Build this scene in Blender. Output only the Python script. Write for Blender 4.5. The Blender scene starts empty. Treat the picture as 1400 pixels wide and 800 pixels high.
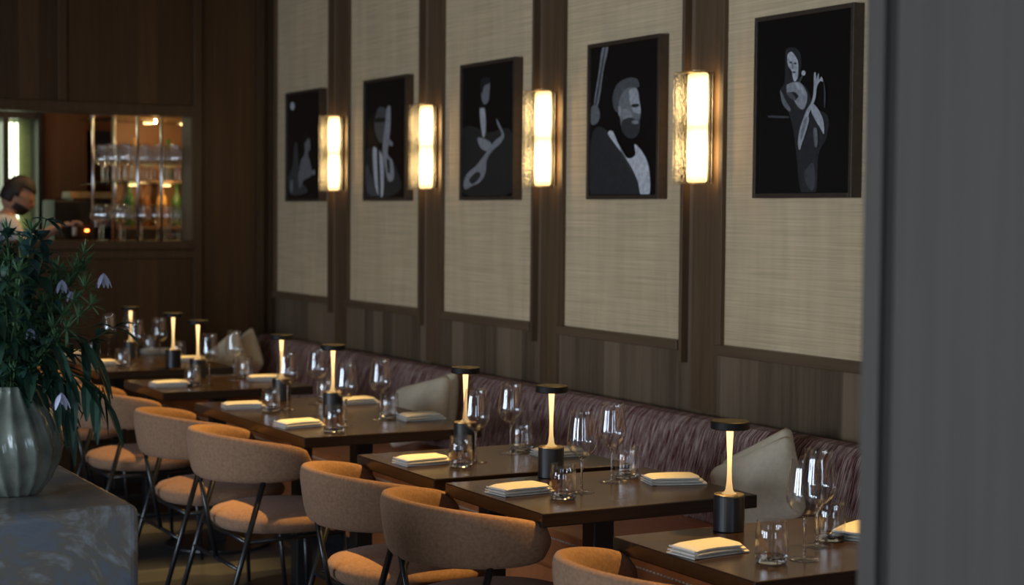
import bpy, math, random
from mathutils import Vector, Matrix
PI = math.pi
C = bpy.context.scene.collection
random.seed(7)

# ------------------------------------------------------------------ helpers
class MB:
    """collects shapes and links them as ONE mesh object"""
    def __init__(s): s.v = []; s.f = []
    def add(s, v, f):
        n = len(s.v); s.v += [tuple(p) for p in v]; s.f += [tuple(i + n for i in q) for q in f]; return s
    def box(s, x0, x1, y0, y1, z0, z1):
        return s.add([(x0,y0,z0),(x1,y0,z0),(x1,y1,z0),(x0,y1,z0),(x0,y0,z1),(x1,y0,z1),(x1,y1,z1),(x0,y1,z1)],
                     [(0,3,2,1),(4,5,6,7),(0,1,5,4),(1,2,6,5),(2,3,7,6),(3,0,4,7)])
    def lathe(s, prof, seg=32, c=(0,0), close=True, rib=None):
        v = []; f = []; n = len(prof)
        for k in range(seg):
            a = 2*PI*k/seg
            for (r, z) in prof:
                rr = r*(rib(a, z) if rib else 1)
                v.append((c[0]+rr*math.cos(a), c[1]+rr*math.sin(a), z))
        for k in range(seg):
            b = (k+1) % seg
            for i in range(n-1):
                f.append((k*n+i, b*n+i, b*n+i+1, k*n+i+1))
        if close:
            if prof[0][0] > 1e-6: f.append(tuple(k*n for k in range(seg))[::-1])
            if prof[-1][0] > 1e-6: f.append(tuple(k*n+n-1 for k in range(seg)))
        return s.add(v, f)
    def tube(s, pts, r, seg=10):
        pts = [Vector(p) for p in pts]; n = len(pts)
        rs = r if isinstance(r, (list, tuple)) else [r]*n
        v = []; f = []; up = None
        for i, p in enumerate(pts):
            d = (pts[min(i+1, n-1)]-pts[max(i-1, 0)]).normalized()
            if up is None:
                up = Vector((0,0,1)) if abs(d.z) < .9 else Vector((1,0,0))
            a = d.cross(up).normalized(); b = a.cross(d).normalized(); up = b
            for k in range(seg):
                t = 2*PI*k/seg
                v.append(p + a*math.cos(t)*rs[i] + b*math.sin(t)*rs[i])
        for i in range(n-1):
            for k in range(seg):
                q = (k+1) % seg
                f.append((i*seg+k, i*seg+q, (i+1)*seg+q, (i+1)*seg+k))
        f.append(tuple(range(seg))[::-1]); f.append(tuple((n-1)*seg+k for k in range(seg)))
        return s.add(v, f)
    def build(s, name, mat, parent=None, smooth=False, bevel=0, sub=0, loc=None, solid=0, segs=2):
        m = bpy.data.meshes.new(name); m.from_pydata(s.v, [], s.f); m.validate()
        o = bpy.data.objects.new(name, m); C.objects.link(o)
        if mat: m.materials.append(mat)
        if parent: o.parent = parent
        if loc: o.location = loc
        if smooth:
            for p in m.polygons: p.use_smooth = True
        if solid:
            q = o.modifiers.new('thick', 'SOLIDIFY'); q.thickness = solid; q.offset = 0
        if bevel:
            q = o.modifiers.new('bevel', 'BEVEL'); q.width = bevel; q.segments = segs; q.limit_method = 'ANGLE'
        if sub:
            q = o.modifiers.new('sub', 'SUBSURF'); q.levels = sub; q.render_levels = sub
        return o

def fix_normals(o):
    import bmesh
    b = bmesh.new(); b.from_mesh(o.data); bmesh.ops.recalc_face_normals(b, faces=b.faces); b.to_mesh(o.data); b.free()
    return o
def tag(o, label=None, cat=None, group=None, kind=None):
    if label: o['label'] = label
    if cat: o['category'] = cat
    if group: o['group'] = group
    if kind: o['kind'] = kind
    return o
def thing(name, label, cat, loc=(0,0,0), rz=0, group=None):
    o = bpy.data.objects.new(name, None); C.objects.link(o)
    o.empty_display_size = .05; o.location = loc; o.rotation_euler = (0,0,rz)
    return tag(o, label, cat, group)
def dup(root, loc, rz, label, group=None):
    r = root.copy(); C.objects.link(r); r.location = loc; r.rotation_euler = (0,0,rz); r['label'] = label
    if group: r['group'] = group
    for ch in list(root.children):
        c = ch.copy(); C.objects.link(c); c.parent = r
        for g in list(ch.children):
            d = g.copy(); C.objects.link(d); d.parent = c
    return r
def struct(mb, name, mat, parent=None, **k):
    o = mb.build(name, mat, parent, **k)
    if not parent: o['kind'] = 'structure'
    return o

# ------------------------------------------------------------------ materials
def newmat(name):
    m = bpy.data.materials.new(name); m.use_nodes = True
    nt = m.node_tree; b = nt.nodes['Principled BSDF']; return m, nt, b
def N(nt, t, **k):
    n = nt.nodes.new(t)
    for a, v in k.items():
        if hasattr(n, a): setattr(n, a, v)
        else: n.inputs[a].default_value = v
    return n
def plain(name, col, rough=.5, metal=0, spec=.5, noise=0, nscale=30, bump=0, bscale=200, coat=0, sheen=0):
    m, nt, b = newmat(name)
    b.inputs['Base Color'].default_value = (*col, 1); b.inputs['Roughness'].default_value = rough
    b.inputs['Metallic'].default_value = metal; b.inputs['Specular IOR Level'].default_value = spec
    b.inputs['Coat Weight'].default_value = coat; b.inputs['Sheen Weight'].default_value = sheen
    tc = N(nt, 'ShaderNodeTexCoord')
    if noise:
        no = N(nt, 'ShaderNodeTexNoise', Scale=nscale, Detail=4.0); nt.links.new(tc.outputs['Object'], no.inputs['Vector'])
        mr = N(nt, 'ShaderNodeMapRange'); mr.inputs['From Min'].default_value = .3; mr.inputs['From Max'].default_value = .7
        mr.inputs['To Min'].default_value = 1-noise; mr.inputs['To Max'].default_value = 1+noise
        nt.links.new(no.outputs['Fac'], mr.inputs['Value'])
        mx = N(nt, 'ShaderNodeVectorMath', operation='SCALE'); mx.inputs[0].default_value = col
        nt.links.new(mr.outputs[0], mx.inputs['Scale']); nt.links.new(mx.outputs[0], b.inputs['Base Color'])
    if bump:
        no = N(nt, 'ShaderNodeTexNoise', Scale=bscale, Detail=3.0); nt.links.new(tc.outputs['Object'], no.inputs['Vector'])
        bp = N(nt, 'ShaderNodeBump', Strength=bump, Distance=.002)
        nt.links.new(no.outputs['Fac'], bp.inputs['Height']); nt.links.new(bp.outputs[0], b.inputs['Normal'])
    return m
def wood(name, c0, c1, axis='y', plank=.1, grain='z', rough=.45, spec=.35, vary=1.0, gsc=1.0, coat=0):
    """planks side by side along `axis`, the grain running along `grain`"""
    m, nt, b = newmat(name); L = nt.links.new
    tc = N(nt, 'ShaderNodeTexCoord'); sp = N(nt, 'ShaderNodeSeparateXYZ'); L(tc.outputs['Object'], sp.inputs[0])
    d = N(nt, 'ShaderNodeMath', operation='DIVIDE'); L(sp.outputs[axis.upper()], d.inputs[0]); d.inputs[1].default_value = plank
    fl = N(nt, 'ShaderNodeMath', operation='FLOOR'); L(d.outputs[0], fl.inputs[0])
    wn = N(nt, 'ShaderNodeTexWhiteNoise', noise_dimensions='1D'); L(fl.outputs[0], wn.inputs['W'])
    mp = N(nt, 'ShaderNodeMapping'); s = {'x': 45*gsc, 'y': 45*gsc, 'z': 45*gsc}; s[grain] = 1.6*gsc
    mp.inputs['Scale'].default_value = (s['x'], s['y'], s['z']); L(tc.outputs['Object'], mp.inputs['Vector'])
    ad = N(nt, 'ShaderNodeVectorMath', operation='ADD'); L(mp.outputs[0], ad.inputs[0]); L(wn.outputs['Color'], ad.inputs[1])
    no = N(nt, 'ShaderNodeTexNoise', Scale=1.0, Detail=5.0, Roughness=.6); L(ad.outputs[0], no.inputs['Vector'])
    a1 = N(nt, 'ShaderNodeMath', operation='MULTIPLY'); L(wn.outputs['Value'], a1.inputs[0]); a1.inputs[1].default_value = .6*vary
    a2 = N(nt, 'ShaderNodeMath', operation='MULTIPLY_ADD'); L(no.outputs['Fac'], a2.inputs[0]); a2.inputs[1].default_value = 1.1; L(a1.outputs[0], a2.inputs[2])
    a3 = N(nt, 'ShaderNodeMath', operation='SUBTRACT'); L(a2.outputs[0], a3.inputs[0]); a3.inputs[1].default_value = .3; a3.use_clamp = True
    mx = N(nt, 'ShaderNodeMix', data_type='RGBA'); L(a3.outputs[0], mx.inputs[0])
    mx.inputs[6].default_value = (*c0, 1); mx.inputs[7].default_value = (*c1, 1)
    L(mx.outputs[2], b.inputs['Base Color']); b.inputs['Roughness'].default_value = rough; b.inputs['Specular IOR Level'].default_value = spec
    b.inputs['Coat Weight'].default_value = coat; b.inputs['Coat Roughness'].default_value = .18
    bp = N(nt, 'ShaderNodeBump', Strength=.15, Distance=.001); L(no.outputs['Fac'], bp.inputs['Height']); L(bp.outputs[0], b.inputs['Normal'])
    return m
def streaks(name, c0, c1, scale, lo, hi, rough=.9, bump=.3, warp=0, second=None):
    m, nt, b = newmat(name); L = nt.links.new
    tc = N(nt, 'ShaderNodeTexCoord'); mp = N(nt, 'ShaderNodeMapping'); mp.inputs['Scale'].default_value = scale
    src = tc.outputs['Object']
    if warp:
        wn = N(nt, 'ShaderNodeTexNoise', Scale=5.0); L(src, wn.inputs['Vector'])
        sc = N(nt, 'ShaderNodeVectorMath', operation='SCALE'); L(wn.outputs['Color'], sc.inputs[0]); sc.inputs['Scale'].default_value = warp
        av = N(nt, 'ShaderNodeVectorMath', operation='ADD'); L(src, av.inputs[0]); L(sc.outputs[0], av.inputs[1]); src = av.outputs[0]
    L(src, mp.inputs['Vector'])
    no = N(nt, 'ShaderNodeTexNoise', Scale=1.0, Detail=3.0, Roughness=.55); L(mp.outputs[0], no.inputs['Vector'])
    cr = N(nt, 'ShaderNodeMapRange'); L(no.outputs['Fac'], cr.inputs['Value']); cr.inputs['From Min'].default_value = lo; cr.inputs['From Max'].default_value = hi
    mx = N(nt, 'ShaderNodeMix', data_type='RGBA'); L(cr.outputs[0], mx.inputs[0]); mx.inputs[6].default_value = (*c0, 1); mx.inputs[7].default_value = (*c1, 1)
    out = mx.outputs[2]
    if second:
        n2 = N(nt, 'ShaderNodeTexNoise', Scale=1.0, Detail=2.0); m2 = N(nt, 'ShaderNodeMapping'); m2.inputs['Scale'].default_value = second[0]
        L(tc.outputs['Object'], m2.inputs['Vector']); L(m2.outputs[0], n2.inputs['Vector'])
        r2 = N(nt, 'ShaderNodeMapRange'); L(n2.outputs['Fac'], r2.inputs['Value']); r2.inputs['From Min'].default_value = .35; r2.inputs['From Max'].default_value = .65
        r2.inputs['To Min'].default_value = second[1]; r2.inputs['To Max'].default_value = 1.0
        ms = N(nt, 'ShaderNodeVectorMath', operation='SCALE'); L(out, ms.inputs[0]); L(r2.outputs[0], ms.inputs['Scale']); out = ms.outputs[0]
    L(out, b.inputs['Base Color']); b.inputs['Roughness'].default_value = rough; b.inputs['Specular IOR Level'].default_value = .25
    bp = N(nt, 'ShaderNodeBump', Strength=bump, Distance=.002); L(no.outputs['Fac'], bp.inputs['Height']); L(bp.outputs[0], b.inputs['Normal'])
    return m
def thin_glass(name, tint=(1,1,1), ior=1.5, rough=0.0, bump=0, boost=0.0):
    m = bpy.data.materials.new(name); m.use_nodes = True; nt = m.node_tree; nt.nodes.clear(); L = nt.links.new
    out = N(nt, 'ShaderNodeOutputMaterial'); mix = N(nt, 'ShaderNodeMixShader')
    tr = N(nt, 'ShaderNodeBsdfTransparent'); tr.inputs[0].default_value = (*tint, 1)
    gl = N(nt, 'ShaderNodeBsdfGlossy'); gl.inputs['Roughness'].default_value = rough
    fr = N(nt, 'ShaderNodeMapRange', interpolation_type='LINEAR')
    lw = N(nt, 'ShaderNodeLayerWeight', Blend=.5); pw = N(nt, 'ShaderNodeMath', operation='POWER'); pw.inputs[1].default_value = 4.0
    L(lw.outputs['Facing'], pw.inputs[0]); L(pw.outputs[0], fr.inputs['Value']); fr.inputs['To Min'].default_value = ((ior-1)/(ior+1))**2*1.3; fr.inputs['To Max'].default_value = .55
    ad = N(nt, 'ShaderNodeMath', operation='ADD'); ad.inputs[1].default_value = boost; ad.use_clamp = True
    L(fr.outputs[0], ad.inputs[0]); L(ad.outputs[0], mix.inputs[0]); L(tr.outputs[0], mix.inputs[1]); L(gl.outputs[0], mix.inputs[2]); L(mix.outputs[0], out.inputs[0])
    if bump:
        tc = N(nt, 'ShaderNodeTexCoord'); no = N(nt, 'ShaderNodeTexVoronoi', Scale=90.0); L(tc.outputs['Object'], no.inputs['Vector'])
        bp = N(nt, 'ShaderNodeBump', Strength=bump, Distance=.004); L(no.outputs[0], bp.inputs['Height'])
        L(bp.outputs[0], gl.inputs['Normal']); L(bp.outputs[0], lw.inputs['Normal'])
    return m
def real_glass(name, rough=0.0, tint=(1,1,1)):
    m, nt, b = newmat(name)
    b.inputs['Base Color'].default_value = (*tint, 1)
    b.inputs['Transmission Weight'].default_value = 1; b.inputs['IOR'].default_value = 1.5; b.inputs['Roughness'].default_value = rough
    return m
def glow(name, col, strength, lobes=None, axis='Z'):
    """an emitter; lobes = (positions, width, dim) gives hot spots where the lamps inside sit"""
    m = bpy.data.materials.new(name); m.use_nodes = True; nt = m.node_tree; nt.nodes.clear(); L = nt.links.new
    out = N(nt, 'ShaderNodeOutputMaterial'); e = N(nt, 'ShaderNodeEmission'); e.inputs[0].default_value = (*col, 1); e.inputs[1].default_value = strength
    L(e.outputs[0], out.inputs[0])
    if lobes:
        tc = N(nt, 'ShaderNodeTexCoord'); sp = N(nt, 'ShaderNodeSeparateXYZ'); L(tc.outputs['Object'], sp.inputs[0])
        last = None
        for p in lobes[0]:
            a = N(nt, 'ShaderNodeMath', operation='SUBTRACT'); L(sp.outputs[axis], a.inputs[0]); a.inputs[1].default_value = p
            q = N(nt, 'ShaderNodeMath', operation='ABSOLUTE'); L(a.outputs[0], q.inputs[0])
            r = N(nt, 'ShaderNodeMapRange', interpolation_type='SMOOTHSTEP'); L(q.outputs[0], r.inputs['Value'])
            r.inputs['From Min'].default_value = 0; r.inputs['From Max'].default_value = lobes[1]; r.inputs['To Min'].default_value = 1; r.inputs['To Max'].default_value = 0
            if last is None: last = r.outputs[0]
            else:
                mm = N(nt, 'ShaderNodeMath', operation='MAXIMUM'); L(last, mm.inputs[0]); L(r.outputs[0], mm.inputs[1]); last = mm.outputs[0]
        r = N(nt, 'ShaderNodeMapRange'); L(last, r.inputs['Value']); r.inputs['To Min'].default_value = lobes[2]*strength; r.inputs['To Max'].default_value = strength
        L(r.outputs[0], e.inputs[1])
    return m

M = {}
M['wall_wood'] = wood('wall_wood', (.068,.043,.026), (.255,.175,.110), 'y', .117, rough=.5, vary=1.35)
M['pilaster'] = wood('trim_wood', (.080,.046,.024), (.22,.135,.072), 'y', .3, rough=.42, vary=.4)
M['trim_x'] = wood('trim_wood_back', (.045,.023,.010), (.110,.058,.025), 'x', .3, rough=.45, vary=.3)
M['rail'] = wood('rail_wood', (.10,.062,.034), (.21,.135,.078), 'z', .5, grain='y', rough=.42, vary=.3)
M['back_wood'] = wood('back_wall_wood', (.034,.015,.005), (.100,.046,.015), 'x', .115, rough=.5, vary=1.1)
M['post_wood'] = wood('pier_wood', (.066,.052,.042), (.120,.096,.080), 'y', .6, rough=.6, vary=.2, gsc=.7)
M['post_groove'] = plain('pier_groove', (.022,.015,.011), .8)
M['table'] = wood('table_wood', (.019,.010,.006), (.064,.034,.018), 'y', .1, grain='x', rough=.24, spec=.5, vary=.6, gsc=1.0, coat=.1)
M['floor'] = wood('floor_wood', (.028,.030,.038), (.066,.070,.084), 'y', .14, grain='x', rough=.5, vary=.8)
M['ceiling'] = plain('ceiling_paint', (.25,.22,.19), .9)
M['plaster'] = plain('plaster', (.30,.28,.26), .9)
M['grass'] = streaks('grasscloth', (.61,.45,.26), (.90,.68,.43), (3,2.2,240), .25, .72, .85, .35, second=((2,14,2), .90))
M['wool'] = plain('wool', (.325,.182,.108), .95, noise=.18, nscale=110, bump=.4, bscale=420, spec=.15, sheen=.1)
M['black'] = plain('black_metal', (.012,.012,.013), .38, metal=.0, spec=.6)
M['chair_metal'] = plain('chair_metal', (.010,.011,.014), .30, metal=0, spec=.7)
M['cap'] = plain('lamp_cap', (.008,.007,.006), .55, spec=.3)
M['brass'] = plain('brass', (.80,.55,.24), .28, metal=1)
M['leather'] = plain('cognac_leather', (.46,.15,.050), .42, noise=.12, nscale=25, bump=.15, bscale=150)
M['thread'] = plain('thread', (.62,.55,.46), .8)
M['stripe'] = streaks('striated_fabric', (.120,.022,.024), (.80,.62,.54), (6,520,13), .505, .575, .9, .4, warp=.001)
M['linen'] = plain('cushion_linen', (.93,.80,.60), .95, noise=.06, nscale=60, bump=.3, bscale=500)
M['napkin'] = plain('napkin_cloth', (.80,.76,.68), .95, noise=.04, nscale=120, bump=.3, bscale=600)
M['glass'] = thin_glass('glass_wall', ior=1.5, boost=.05)
M['crystal'] = real_glass('glass_solid')
M['tglass'] = thin_glass('tumbler_wall', ior=1.42)
M['sglass'] = thin_glass('sconce_glass', (.96,.97,.95), ior=1.55, rough=.12, bump=.9, boost=.10)
M['bulb'] = glow('sconce_light', (1,.64,.27), 18, lobes=((-.098,.098), .130, .05))
M['stem_light'] = glow('lamp_stem_light', (1,.62,.25), 2.3, lobes=((.25,), .17, .30))
M['frame'] = plain('picture_frame', (.055,.036,.024), .4, noise=.2, nscale=40)
M['print'] = plain('print_black', (.010,.008,.007), .16, spec=.6)
def grey(v, tint=(1,1,1.05)): 
    k = 'ink_%03d' % int(v*1000)
    if k not in M: M[k] = plain(k, tuple(v*t for t in tint), .3, noise=.25, nscale=60)
    return M[k]
M['skin'] = plain('skin', (.50,.27,.17), .55, noise=.05)
M['hair'] = plain('hair', (.020,.013,.010), .6, bump=.6, bscale=200)
M['shirt'] = plain('white_shirt', (.75,.73,.68), .9, bump=.3, bscale=60)
M['trousers'] = plain('dark_trousers', (.02,.02,.025), .9)
M['vase'] = None

# ------------------------------------------------------------------ camera (about 60 mm, eye height 1.54 m)
H = 1.54
f_px, pitch, roll, yaw = 2315.9, .046219, .0083788, .502594
F = Vector((math.sin(yaw)*math.cos(pitch), math.cos(yaw)*math.cos(pitch), -math.sin(pitch)))
R = Vector((math.cos(yaw), -math.sin(yaw), 0)); U = R.cross(F)
R2 = R*math.cos(roll)+U*math.sin(roll); U2 = -R*math.sin(roll)+U*math.cos(roll)
cd = bpy.data.cameras.new('camera'); cam = bpy.data.objects.new('camera', cd); C.objects.link(cam)
cam.matrix_world = Matrix(((R2.x,U2.x,-F.x,0),(R2.y,U2.y,-F.y,0),(R2.z,U2.z,-F.z,H),(0,0,0,1)))
cd.sensor_fit = 'HORIZONTAL'; cd.sensor_width = 36; cd.lens = f_px*36/1400; cd.clip_start = .05
cd.dof.use_dof = True; cd.dof.focus_distance = 4.5; cd.dof.aperture_fstop = 3.8
bpy.context.scene.camera = cam

# ------------------------------------------------------------------ the room
XW, YB, ZC = 3.72, 9.80, 3.05        # right wall plane, back wall plane, ceiling
XL, YF = -4.2, -3.6
struct(MB().box(XL-.2, XW+.2, YF-.2, 14.4, -.1, 0), 'floor', M['floor'])
struct(MB().box(XL-.2, XW+.2, YF-.2, 14.4, ZC, ZC+.1), 'ceiling', M['ceiling'])
wr = struct(MB().box(XW, XW+.2, YF-.2, 14.4, 0, ZC), 'wall_right', M['wall_wood'])
PITCH = 1.1635
PL = [9.724-PITCH*i + (.046 if i == 0 else .046) for i in range(7)]   # far edges of the fabric fields
PL = [9.724, 8.608, 7.446, 6.281, 5.118, 3.955, 2.79]
PR = [8.890, 7.712, 6.556, 5.391, 4.228, 3.065, 1.90]
ZB = 1.062
for i, (y1, y0) in enumerate(zip(PL, PR)):
    MB().box(XW-.006, XW+.01, y0-.01, y1+.01, ZB-.01, 2.86).build('fabric_panel', M['grass'], wr)
    t = MB()
    t.box(XW-.034, XW, y0-.030, y0-.016, ZB-.085, 2.90).box(XW-.026, XW, y0-.016, y0, ZB-.085, 2.90)     # near stile, runs past the rail
    t.box(XW-.026, XW, y1, y1+.026, ZB-.040, 2.90)                                                       # far stile
    o = struct(t, 'trim_%d' % (2*i+1), M['pilaster'], bevel=.002)
    t = MB().box(XW-.034, XW, y0, y1+.026, ZB-.040, ZB).box(XW-.034, XW, y0, y1+.026, 2.86, 2.90)
    struct(t, 'trim_%d' % (2*i+2), M['rail'], bevel=.004)
# pilaster pieces between the fabric fields
for i in range(6):
    a, b = PL[i+1]+.055, PR[i]-.055
    t = MB().box(XW-.0035, XW, a, b, .80, ZC)
    struct(t, 'trim_%d' % (20+i), M['pilaster'], bevel=.003)

# back wall with the pass-through to the bar
X0, X1, Z0, Z1 = .9, 3.205, 1.362, 2.105
YB2 = YB+.16
wb = MB()
wb.box(X1, XW, YB, YB2, 0, ZC).box(XL-.2, X0, YB, YB2, 0, ZC).box(X0, X1, YB, YB2, 0, Z0).box(X0, X1, YB, YB2, Z1, ZC)
struct(wb, 'wall_back', M['back_wood'])
t = MB()
t.box(X1, X1+.050, YB-.022, YB, 0, ZC)                       # upright beside the opening
t.box(XW-.115, XW-.070, YB-.022, YB, 0, ZC)                  # upright beside the corner
t.box(XW-.038, XW, YB-.03, YB, 0, ZC)
for x in (2.405, 1.60): t.box(x, x+.05, YB-.016, YB, Z1+.065, ZC)
struct(t, 'trim_30', M['trim_x'], bevel=.003)
t = MB().box(X0-.05, X1, YB-.022, YB+.0, Z1-.0, Z1+.062).box(X0-.05, X1, YB-.030, YB2, Z0-.045, Z0).box(X0-.05,X1,YB-.022,YB+.002,Z0-.10,Z0-.055)
struct(t, 'trim_31', M['trim_x'], bevel=.003)
struct(MB().box(X1-.012, X1, YB-.01, YB2+.01, Z0, Z1), 'trim_32', M['pilaster'])

# left and front walls with the tall street windows (behind and left of the camera)
def win_wall(name, horiz, pos, lo, hi, wins, z0, z1):
    m = MB(); e = sorted(wins); a = lo
    def seg(u0, u1, v0, v1):
        if horiz: m.box(u0, u1, pos-.2, pos, v0, v1)
        else: m.box(pos-.2, pos, u0, u1, v0, v1)
    for (u0, u1) in e:
        seg(a, u0, 0, ZC); seg(u0, u1, 0, z0); seg(u0, u1, z1, ZC); a = u1
    seg(a, hi, 0, ZC)
    struct(m, name, M['plaster'])
WL = [(.6,1.9),(2.6,3.9),(4.6,5.9)]
WF = [(-2.6,-1.2),(.2,1.6)]
win_wall('wall_left', False, XL, YF-.2, YB, WL, .35, 2.35)
win_wall('wall_front', True, YF, XL, XW+.2, WF, .35, 2.35)
n = 0
def area(name, loc, rot, sx, sy, power, col):
    l = bpy.data.lights.new(name, 'AREA'); l.shape = 'RECTANGLE'; l.size = sx; l.size_y = sy; l.energy = power; l.color = col
    o = bpy.data.objects.new(name, l); C.objects.link(o); o.location = loc; o.rotation_euler = rot; return o
DAY = (.80,.90,1.0)
for k, (u0, u1) in enumerate(WL):
    n += 1; t = MB(); x = XL-.06
    for (a, b, c, d) in ((u0,u0+.06,.35,2.35),(u1-.06,u1,.35,2.35),(u0,u1,.35,.41),(u0,u1,2.29,2.35),((u0+u1)/2-.025,(u0+u1)/2+.025,.35,2.35)):
        t.box(x-.03, x+.03, a, b, c, d)
    struct(t, 'window_%d' % n, M['black'])
    area('daylight', (XL-.10, (u0+u1)/2, 1.35), (0,-PI/2,0), 1.9, u1-u0-.05, 104, (.70,.84,1.0))
for k, (u0, u1) in enumerate(WF):
    n += 1; t = MB(); y = YF-.06
    for (a, b, c, d) in ((u0,u0+.06,.35,2.35),(u1-.06,u1,.35,2.35),(u0,u1,.35,.41),(u0,u1,2.29,2.35),((u0+u1)/2-.025,(u0+u1)/2+.025,.35,2.35)):
        t.box(a, b, y-.03, y+.03, c, d)
    struct(t, 'window_%d' % n, M['black'])
    area('daylight', ((u0+u1)/2, YF-.10, 1.35), (PI/2,0,0), u1-u0-.05, 1.9, 46, (.62,.80,1.0))

# ceiling downlights over the banquette tables
for i, y in enumerate((3.3, 4.35, 5.4, 6.45, 7.5, 8.6)):
    t = thing('ceiling_downlight', 'small black recessed ceiling downlight over the banquette tables', 'ceiling light', (3.20, y, ZC), 0, 'downlights over the banquette')
    MB().lathe([(.035,-.002),(.055,-.002),(.055,-.03),(.05,-.03),(.05,-.012),(.035,-.012)], 24, close=False).build('housing', M['black'], t)
    l = bpy.data.lights.new('downlight', 'SPOT'); l.energy = 310; l.color = (1,.60,.17); l.spot_size = math.radians(37); l.spot_blend = .7; l.shadow_soft_size = .015
    o = bpy.data.objects.new('downlight', l); C.objects.link(o); o.location = (3.20, y, ZC-.035)
    o.rotation_euler = (Vector((2.15, y-.05, .6))-Vector((3.20, y, ZC))).to_track_quat('-Z', 'Y').to_euler()

# foreground pier on the right
px, py = 1.335, 1.552
struct(MB().box(px, px+.34, .55, py, 0, ZC), 'wall_pier', M['post_wood'], bevel=.004)
struct(MB().box(px-.010, px+.002, py-.030, py+.002, 0, ZC), 'trim_40', M['post_wood'], bevel=.003)
struct(MB().box(px-.003, px+.002, py-.052, py-.030, 0, ZC), 'trim_41', M['post_groove'])
struct(MB().box(px-.010, px+.002, .55, py-.052, 0, ZC), 'trim_42', M['post_wood'], bevel=.003)

# ------------------------------------------------------------------ banquette
bq = thing('banquette', 'long wall banquette with cognac leather seat and maroon striated backrest', 'banquette', (0,0,0))
YN, YE = 1.2, YB-.035
prof = [(3.50,.42),(3.50,.50),(3.515,.56),(3.545,.66),(3.565,.73),(3.58,.765),(3.61,.79),(3.65,.797),(3.695,.79),(3.718,.775),(3.718,.42)]
def extrude_y(prof, y0, y1, n=1, wob=None):
    m = MB(); k = len(prof); v = []
    for j in range(n+1):
        y = y0+(y1-y0)*j/n
        for (x, z) in prof: v.append((x, y, z))
    f = []
    for j in range(n):
        for i in range(k):
            q = (i+1) % k; f.append((j*k+i, (j+1)*k+i, (j+1)*k+q, j*k+q))
    f.append(tuple(range(k))); f.append(tuple(n*k+i for i in range(k))[::-1])
    return m.add(v, f)
fix_normals(extrude_y(prof, YN, YE, 40).build('backrest', M['stripe'], bq, smooth=False, bevel=.01))
seatp = [(2.955,.30),(2.935,.32),(2.930,.425),(2.945,.447),(3.0,.458),(3.2,.462),(3.40,.458),(3.499,.45),(3.499,.30)]
fix_normals(extrude_y(seatp, YN, YE, 1).build('seat', M['leather'], bq, bevel=.008))
MB().box(2.99, 3.70, YN, YE, .09, .299).build('plinth', M['leather'], bq)
MB().box(3.03, 3.70, YN, YE, 0.001, .089).build('toe_kick', M['black'], bq)
t = MB(); y = YN
while y < YE-.02:
    t.box(2.926, 2.9305, y, y+.012, .420, .4245); y += .020
tag(t.build('stitching', M['thread'], bq), 'pale stitching along the seat edge')

def cushion(name_label, x, y, z, w, h, rz, tilt, lean=0, group=None):
    n = 14; m = MB(); v = []; f = []
    for side in (1, -1):
        for i in range(n+1):
            for j in range(n+1):
                a, b = 2*i/n-1, 2*j/n-1
                e = (1-abs(a)**2.6)*(1-abs(b)**2.6)
                pinch = 1-.10*(1-abs(a)**2)*0
                cr = 1-.10*(a*a*b*b)**4; X = a*w/2*(1-.05*(1-b*b))*cr; Z = b*h/2*(1-.05*(1-a*a))*cr
                v.append((X, side*.062*max(e,0)**.55, Z))
    s = (n+1)**2
    for k in (0, 1):
        for i in range(n):
            for j in range(n):
                q = (k*s+i*(n+1)+j, k*s+(i+1)*(n+1)+j, k*s+(i+1)*(n+1)+j+1, k*s+i*(n+1)+j+1)
                f.append(q if k else q[::-1])
    m.add(v, f); o = m.build('cushion', M['linen'], smooth=True)
    import bmesh
    b = bmesh.new(); b.from_mesh(o.data); bmesh.ops.remove_doubles(b, verts=b.verts, dist=.0005); bmesh.ops.recalc_face_normals(b, faces=b.faces); b.to_mesh(o.data); b.free()
    # local: width along X, thickness Y, height Z ; first roll in its own plane (tilt), lean back, then turn
    o.matrix_world = Matrix.Translation((x,y,z)) @ Matrix.Rotation(rz,4,'Z') @ Matrix.Rotation(lean,4,'X') @ Matrix.Rotation(tilt,4,'Y')
    tag(o, name_label, 'cushion', group); return o

# ------------------------------------------------------------------ tables
def table(y0, y1, label, cols):
    cx, cy = 2.565, (y0+y1)/2; hx, hy = .352, (y1-y0)/2
    t = thing('dining_table', label, 'table', (cx, cy, 0))
    MB().box(-hx, hx, -hy, hy, .712, .75).build('tabletop', M['table'], t, bevel=.003)
    for c in cols:
        MB().box(-.034, .034, c-.034, c+.034, .02, .70).box(-.16,.16,c-.05,c+.05,.70,.7115).build('pedestal', M['black'], t, bevel=.004)
        MB().lathe([(.0,.001),(.235,.001),(.24,.006),(.238,.014),(.05,.022),(0,.022)], 48, (0,c)).build('base_plate', M['black'], t, smooth=False)
    return t
table(2.925, 3.502, 'dark wooden banquette table nearest the grey pier', [0])
table(3.850, 4.425, 'dark wooden banquette table second from the grey pier', [0])
table(4.500, 5.070, 'dark wooden banquette table third from the grey pier, close behind another', [0])
table(5.530, 6.741, 'long dark wooden four-seat table in the middle of the row', [-.30, .30])
table(7.180, 7.784, 'small dark wooden table between the two long tables', [0])
table(8.232, 9.450, 'long dark wooden four-seat table at the far end by the back wall', [-.30, .30])

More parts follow.
